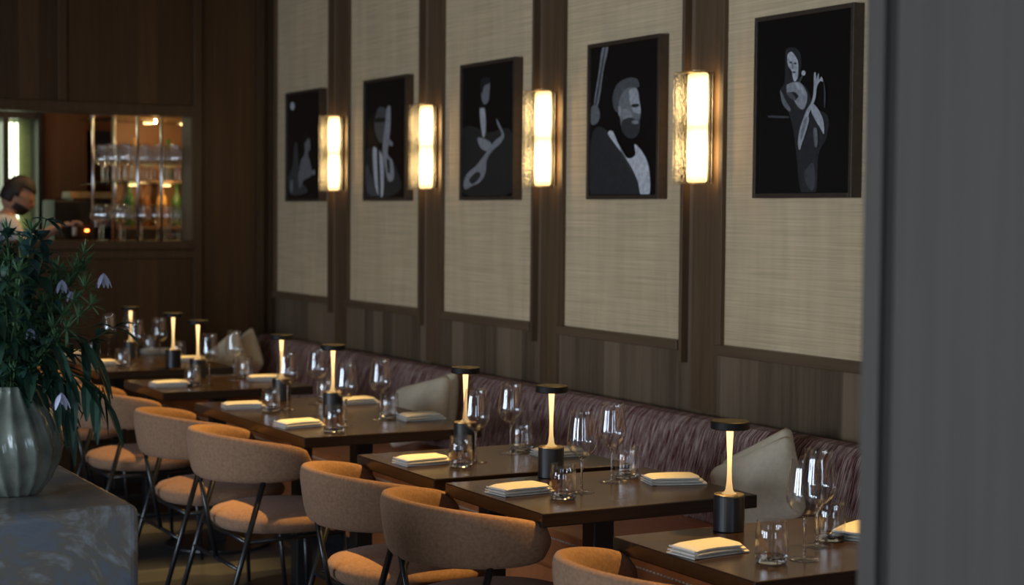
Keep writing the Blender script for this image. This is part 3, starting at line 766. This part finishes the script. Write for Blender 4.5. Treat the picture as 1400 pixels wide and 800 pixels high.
# tall wooden column and the lit cabinet at the left of the opening
o = MB().box(2.825, 3.16, 12.02, 12.55, .001, 2.9).build('wood_column', M['bar_wall'], bevel=.01); tag(o, 'reddish wooden column in the bar behind the bartender', 'column')
t = thing('lit_cabinet', 'olive backlit cabinet with glowing vertical strips behind the bartender', 'cabinet', (2.71, 12.0, 0))
MB().box(-.45,.07,.10,.20,.001,2.55).build('back_panel', M['olive'], t)
MB().box(-.45,-.43,-.10,.10,.001,2.55).box(.07,.10,-.12,.2,.001,2.6).box(-.165,-.125,-.11,.10,.001,2.55).box(-.42,.07,-.10,.10,2.17,2.26).build('frame', M['black'], t)
MB().box(-.105,-.062,.05,.095,1.2,2.15).build('led_strip', M['led'], t)
MB().box(-.040,-.028,.05,.095,1.2,2.15).build('led_strip', M['led'], t)
MB().box(-.24,-.19,.05,.095,1.2,2.15).build('led_strip', M['led'], t)
# glass tower: chrome posts and glass shelves
t = thing('glass_rack', 'chrome post rack with clear shelves full of stemware on the bar counter', 'rack', (0,0,0))
posts = [(2.930,10.00),(3.076,10.00),(2.835,10.66),(2.975,10.66)]
YRK = (10.00, 10.66)
for (x, y) in posts:
    MB().tube([(x,y,CT),(x,y,2.125)], .0085, 12).build('post', M['chrome'], t, smooth=True)
    MB().lathe([(0,2.125),(.014,2.125),(.014,2.14),(0,2.14)], 12, (x,y)).build('cap', M['chrome'], t)
gsh = real_glass('shelf_glass', tint=(.55,.85,.68))
sh2 = thin_glass('shelf_glass_thin', (.80,.90,.84), ior=1.5, boost=.06)
MB().add([(2.86,9.975,1.705),(3.56,9.975,1.705),(3.56,10.72,1.705),(2.76,10.72,1.705),(2.86,9.975,1.714),(3.56,9.975,1.714),(3.56,10.72,1.714),(2.76,10.72,1.714)],
   [(0,3,2,1),(4,5,6,7),(0,1,5,4),(1,2,6,5),(2,3,7,6),(3,0,4,7)]).build('shelf', sh2, t)
MB().add([(2.86,9.975,2.105),(3.40,9.975,2.105),(3.40,10.72,2.105),(2.76,10.72,2.105),(2.86,9.975,2.112),(3.40,9.975,2.112),(3.40,10.72,2.112),(2.76,10.72,2.112)],
   [(0,3,2,1),(4,5,6,7),(0,1,5,4),(1,2,6,5),(2,3,7,6),(3,0,4,7)]).build('shelf', sh2, t)
# stemware on the rack: wine glasses on the shelf, balloon glasses below
def make_balloon(label, group):
    t = thing('balloon_glass', label, 'balloon glass', group=group)
    fix_normals(MB().lathe([(0,.1045),(.007,.1055),(.030,.112),(.052,.135),(.056,.150),(.050,.185),(.040,.225),(.0392,.225),(.049,.185),(.055,.150),(.051,.136),(.029,.114),(.006,.1085),(0,.108)], 28, close=False).build('bowl', M['glass'], t, smooth=True))
    fix_normals(MB().lathe([(0,.1043),(.006,.1043),(.0035,.09),(.003,.02),(.006,.0055),(0,.0055)], 14, close=False).build('stem', M['crystal'], t, smooth=True))
    fix_normals(MB().lathe([(0,.005),(.02,.0025),(.038,.001),(.037,0),(0,0)], 28, close=False).build('foot', M['crystal'], t, smooth=True))
    return t
rr = random.Random(3)
for j in range(7):
    for i in range(7):
        x = 2.80+.103*i+(.045 if j % 2 else 0)+(.06-.008*j); y = 10.035+.097*j
        if any(math.hypot(x-px_, y-py_) < .056 for px_, py_ in posts) or x > 3.49: continue
        dup(w0, (x, y, 1.7145), 0, 'clear wine glass in the crowd standing on the upper rack shelf in the bar', 'wine glasses on the bar rack shelf')
b0 = None; lab = 'wide clear balloon glass in the row on the bar counter under the rack'
for (x, y) in ((2.86,10.12),(3.00,10.16),(2.80,10.38),(2.94,10.42),(3.08,10.46),(3.155,10.20),(3.24,10.36),(3.20,10.50),(3.33,10.48),(2.87,10.56),(3.02,10.60)):
    if b0 is None: b0 = make_balloon(lab, 'balloon glasses under the rack'); b0.location = (x,y,CT)
    else: dup(b0, (x,y,CT), 0, lab, 'balloon glasses under the rack')
# decanter with a slanted neck, glass bowls
t = thing('glass_decanter', 'slant-necked clear glass decanter at the right end of the bar counter', 'decanter', (3.115, 10.06, CT))
MB().lathe([(0,0),(.03,0),(.048,.012),(.052,.03),(.03,.05),(.012,.06),(.0112,.06),(.029,.048),(.050,.03),(.046,.014),(0,.004)], 28, close=False).build('body', M['glass'], t, smooth=True)
MB().tube([(0,0,.058),(.03,0,.10),(.065,0,.155),(.075,0,.21)], [.012,.011,.017,.024], 16).build('neck', M['glass'], t, smooth=True)
o = MB().lathe([(0,0),(.03,0),(.055,.03),(.062,.055),(.060,.055),(.053,.031),(.028,.004),(0,.003)], 28, close=False).build('glass_bowl', M['glass'], smooth=True, loc=(3.16,9.99+.02,CT)); 
o.location = (3.145, 10.0-.02+.02, CT); o.location.x = 3.165; o.location.y = 9.985+.02
tag(o, 'low clear glass bowl at the right jamb of the bar opening', 'bowl')
# back shelf, bottles and glowing lights at the right of the bar
t = thing('wall_shelf', 'light wooden shelf board on the bar back wall left of the rack', 'shelf', (2.99, 11.55, 1.622))
MB().box(-.10,.33,-.12,.12,0,.045).build('board', plain('shelf_wood', (.34,.20,.075), .5, noise=.2), t, bevel=.003)
MB().box(-.08,-.06,-.1,.5,-.05,-.001).box(.29,.31,-.1,.5,-.05,-.001).build('bracket', M['black'], t)
o = MB().box(3.20, 3.36, 12.0, 12.5998, 1.96, 2.11).build('dark_box', M['black'], bevel=.004); o.location = (0,0,0)
t = thing('bottle_shelf', 'amber lit bottle shelf at the right end of the bar', 'shelf', (3.50, 11.1, 0))
for z in (1.42, 1.72, 2.13): MB().box(-.38,.155,-.20,.118,z,z+.02).build('board', M['amber'], t)
MB().box(-.38,.155,.12,.16,1.3,2.6).build('back_panel', M['amber'], t)
o.name = 'speaker_box'; tag(o, 'small dark box mounted high on the wall above the shelf board in the bar', 'box'); 
bm_ = [plain('bottle_green', (.04,.12,.03), .15), plain('bottle_brown', (.16,.06,.015), .15), plain('bottle_gold', (.55,.33,.10), .2)]
def make_bottle(m, lab):
    o = MB().lathe([(0,0),(.034,0),(.036,.004),(.036,.17),(.030,.195),(.013,.215),(.012,.27),(.014,.272),(.014,.28),(0,.28)], 20).build('bottle', m, smooth=True)
    return tag(o, lab, 'bottle')
k = 0
for z in (1.4405, 1.7405):
    for i, x in enumerate((3.18, 3.29, 3.40, 3.51, 3.60) if z < 1.6 else (3.22, 3.45)):
        m = bm_[k % 3]; k += 1
        o = make_bottle(m, 'spirit bottle on the %s amber shelf, %s from its left end' % ('lower' if z < 1.6 else 'upper', ['first','second','third','fourth','fifth'][i])); o.location = (x, 11.05+.02*(i%2), z)
for (x, z) in ((3.20,1.70),(3.42,1.70),(3.58,1.70),(3.30,2.11),(3.55,2.11)):
    o = MB().lathe([(0,-.0005),(.03,-.0005),(.03,-.012),(0,-.012)], 16).build('shelf_puck_light', M['spot_glow'], loc=(x, 11.02, z+.0195))
    tag(o, 'small glowing puck light under the amber bottle shelf', 'light', 'puck lights under the bottle shelves'); o.location.z = z+.0185
# coffee machine on a back counter
o = MB().box(2.82, 3.30, 11.275, 11.75, .001, 1.27).build('back_counter', M['trim_x'], bevel=.004); tag(o, 'dark counter carrying the coffee machine in the bar', 'counter')
t = thing('coffee_machine', 'black coffee machine with a small orange light behind the bar', 'coffee machine', (3.01, 11.53, 1.2705))
MB().box(-.24,.24,-.16,.20,.04,.34).build('body', M['cap'], t, bevel=.015)
MB().box(-.24,.24,-.24,-.14,.0,.05).build('drip_tray', M['chrome'], t, bevel=.004)
MB().box(.02,.22,-.19,-.161,.16,.22).build('control_panel', M['chrome'], t, bevel=.004)
MB().box(-.13,-.10,-.19,-.161,.10,.16).build('steel_jug_holder', M['chrome'], t, bevel=.004)
MB().lathe([(0,-.0),(.012,0),(.012,.012),(0,.012)], 12, (-.03,-.172)).build('indicator_light', glow('orange_led', (1,.18,.03), 20), t, loc=(0,0,.13))
for i, (x, y) in enumerate(((2.42,10.36),(2.49,10.42),(2.55,10.33),(2.36,10.44))):
    o = MB().lathe([(0,0),(.014,0),(.018,.03),(.018,.045),(.0168,.045),(.0165,.03),(.012,.003),(0,.003)], 16, close=False).build('shot_glass', M['tglass'], smooth=True, loc=(x,y,CT))
    tag(o, 'tiny clear shot glass on the bar counter beside the bartender hand', 'shot glass', 'shot glasses by the bartender')
# bar lighting
def point(name, loc, e, col, r=.03):
    l = bpy.data.lights.new(name, 'POINT'); l.energy = e; l.color = col; l.shadow_soft_size = r
    o = bpy.data.objects.new(name, l); C.objects.link(o); o.location = loc
point('bar_lamp', (3.35, 10.9, 2.7), 26, (1,.58,.24), .05)
point('backdrop_fill', (3.30, 10.86, 2.09), 2.4, (1,.62,.26), .006)  # added fill in front of the bottle shelf, brightens the amber backdrop
point('backdrop_fill', (3.40, 10.86, 1.68), 1.8, (1,.62,.26), .006)  # second added fill, lower down, for the same backdrop
point('bar_lamp', (2.3, 10.6, 2.8), 10, (1,.78,.52), .05)

# ------------------------------------------------------------------ bartender
def skin_body(name, joints, edges, mat, parent, sub=2, root=0):
    m = bpy.data.meshes.new(name); m.from_pydata([j[0] for j in joints], edges, []); o = bpy.data.objects.new(name, m); C.objects.link(o)
    o.parent = parent; m.materials.append(mat)
    sk = o.modifiers.new('skin', 'SKIN'); sk.use_smooth_shade = True
    for i, j in enumerate(joints):
        r = j[1]; m.skin_vertices[0].data[i].radius = r if isinstance(r, tuple) else (r, r)
    m.skin_vertices[0].data[root].use_root = True
    s = o.modifiers.new('sub', 'SUBSURF'); s.levels = sub; s.render_levels = sub
    return o
t = thing('person', 'dark-haired bearded bartender in a white shirt reaching along the bar counter', 'person', (2.27, 10.98, 0))
# local frame: +X is the way he faces
J = [((0,0,.95),(.13,.17)),((.0,0,1.15),(.12,.16)),((.05,0,1.34),(.12,.18)),((.09,0,1.45),(.075,.12)),((.115,0,1.52),(.052,.052)),((.14,0,1.575),(.045,.05)),
     ((.08,-.19,1.43),.058),((.14,-.27,1.31),.044),((.28,-.28,1.395),.034),((.38,-.29,1.445),.026),
     ((.07,.19,1.40),.058),((.10,.26,1.16),.045),((.30,.20,1.16),.034),((.40,.16,1.18),.026),
     ((0,-.09,.86),(.09,.09)),((.02,-.10,.48),.062),((0,-.10,.09),.045),((.10,-.10,.04),.04),
     ((0,.09,.86),(.09,.09)),((.02,.10,.48),.062),((0,.10,.09),.045),((.10,.10,.04),.04)]
Eg = [(0,1),(1,2),(2,3),(3,4),(4,5),(3,6),(6,7),(7,8),(8,9),(3,10),(10,11),(11,12),(12,13),(0,14),(14,15),(15,16),(16,17),(0,18),(18,19),(19,20),(20,21)]
body = skin_body('body', J, Eg, M['skin'], t)
# shirt: same skeleton, slightly larger, ends at neck and mid forearm
Js = [((0,0,.93),(.145,.185)),((.0,0,1.15),(.135,.175)),((.05,0,1.34),(.135,.195)),((.088,0,1.45),(.09,.135)),((.105,0,1.49),(.066,.066)),
      ((.08,-.19,1.43),.070),((.14,-.27,1.31),.054),((.25,-.28,1.375),.043),((.07,.19,1.40),.070),((.10,.26,1.16),.057),((.24,.215,1.16),.046)]
skin_body('shirt', Js, [(0,1),(1,2),(2,3),(3,4),(3,5),(5,6),(6,7),(3,8),(8,9),(9,10)], M['shirt'], t)
Jt = [((0,0,.95),(.15,.18)),((0,-.09,.86),(.10,.10)),((.02,-.10,.48),.075),((0,-.10,.12),.062),((0,.09,.86),(.10,.10)),((.02,.10,.48),.075),((0,.10,.12),.062)]
skin_body('trousers', Jt, [(0,1),(1,2),(2,3),(0,4),(4,5),(5,6)], M['trousers'], t)
# head, facing +X, tilted down
def head(parent):
    m = MB(); n, k = 22, 28; v = []; f = []
    for i in range(n+1):
        ph = PI*i/n; z = math.cos(ph)
        for j in range(k):
            th = 2*PI*j/k; x, y = math.sin(ph)*math.cos(th), math.sin(ph)*math.sin(th)
            X = x*.098; Y = y*.076; Z = z*.120
            if z < 0: X += .018*(-z)*max(0, x)*1.2; Y *= 1-.25*(-z); X -= (-z)**2*.012*(x<0)
            # brow, nose, mouth, chin
            if x > .5:
                g = lambda c, s: math.exp(-((Z-c)/s)**2)
                c_ = math.exp(-(Y/.012)**2)
                X += .024*g(-.018,.016)*c_ + .005*g(.012,.01) - .007*g(-.002,.008)*math.exp(-((abs(Y)-.03)/.012)**2) + .006*g(-.055,.008)*math.exp(-(Y/.02)**2) + .008*g(-.095,.015)*math.exp(-(Y/.02)**2)
            if abs(y) > .93 and abs(Z) < .03: Y += math.copysign(.012, y)*(1-abs(Z)/.03)
            v.append((X, Y, Z))
    for i in range(n):
        for j in range(k):
            q = (j+1) % k; f.append((i*k+j, (i+1)*k+j, (i+1)*k+q, i*k+q))
    o = MB().add(v, f).build('head', M['skin'], parent, smooth=True)
    hv = [(a*1.07-.004, b*1.09, c*1.06+.002) for (a, b, c) in v]
    hf = [q for q in f if (sum(hv[i][2] for i in q)/4 > .055) or (sum(hv[i][0] for i in q)/4 < -.005 and sum(hv[i][2] for i in q)/4 > -.065 and not (sum(hv[i][0] for i in q)/4 > -.02 and sum(hv[i][2] for i in q)/4<-.02))]
    MB().add(hv, hf).build('hair', M['hair'], o, smooth=True, solid=.006)
    bv = [(a*1.05+.002, b*1.05, c*1.04) for (a, b, c) in v]
    bf = [q for q in f if sum(bv[i][2] for i in q)/4 < -.048 and sum(bv[i][0] for i in q)/4 > .005]
    MB().add(bv, bf).build('beard', M['hair'], o, smooth=True, solid=.006)
    for s in (1,-1):
        MB().lathe([(0,0),(.012,.002),(.017,.010),(.013,.012),(0,.008)], 14).build('ear', M['skin'], o, smooth=True).matrix_local = Matrix.Translation((-.005,.074*s,-.008)) @ Matrix.Rotation(-s*PI/2,4,'X') @ Matrix.Scale(1.6,4,(0,1,0))
        MB().lathe([(0,-.009),(.006,-.006),(.009,0),(.006,.006),(0,.009)], 12).build('eye', M['hair'], o, smooth=True).location = (.086,.030*s,0)
    return o
hd = head(t); hd.location = (.175, 0, 1.635); hd.rotation_euler = (0, math.radians(28), math.radians(-8))
# hands: palm and five separate curled fingers
def hand(parent, p, d, side):
    d = d.normalized(); up = Vector((0,0,1)); s = d.cross(up).normalized()*side; nn = s.cross(d)*side
    J = [(p,(.020,.016)),(p+d*.045,(.034,.014))]; E_ = [(0,1)]
    o = skin_body('hand', [(tuple(a), b) for a, b in J], E_, M['skin'], parent)
    for i, (off, L) in enumerate(((.027,.070),(.009,.078),(-.009,.073),(-.026,.058))):
        b = p+d*.055+s*off; q = [b, b+d*L*.45-up*.006, b+d*L*.75-up*.022, b+d*L*.9-up*.040]
        fo = skin_body('finger', [(tuple(a), r) for a, r in zip(q, (.009,.0085,.008,.007))], [(0,1),(1,2),(2,3)], M['skin'], o)
    b = p+d*.018+s*.022; q = [b, b+d*.022+s*.022-up*.008, b+d*.048+s*.026-up*.018]
    skin_body('thumb', [(tuple(a), r) for a, r in zip(q, (.011,.010,.008))], [(0,1),(1,2)], M['skin'], o)
hand(body.parent, Vector((.385,-.292,1.447)), Vector((.9,-.10,.30)), 1)
hand(body.parent, Vector((.405,.158,1.18)), Vector((.9,-.2,.05)), -1)

# ------------------------------------------------------------------ world and view
w = bpy.data.worlds.new('world'); bpy.context.scene.world = w; w.use_nodes = True
w.node_tree.nodes['Background'].inputs[0].default_value = (.45,.60,.90,1); w.node_tree.nodes['Background'].inputs[1].default_value = .25
sc = bpy.context.scene
sc.view_settings.view_transform = 'Standard'; sc.view_settings.look = 'None'; sc.view_settings.gamma = 1; sc.view_settings.exposure = 0.0
sc.view_settings.use_curve_mapping = False
cy = sc.cycles
cy.use_denoising = True; cy.max_bounces = 10; cy.transparent_max_bounces = 32; cy.transmission_bounces = 8; cy.glossy_bounces = 5; cy.diffuse_bounces = 4
cy.caustics_reflective = False; cy.caustics_refractive = False; cy.sample_clamp_indirect = 6; cy.use_adaptive_sampling = False
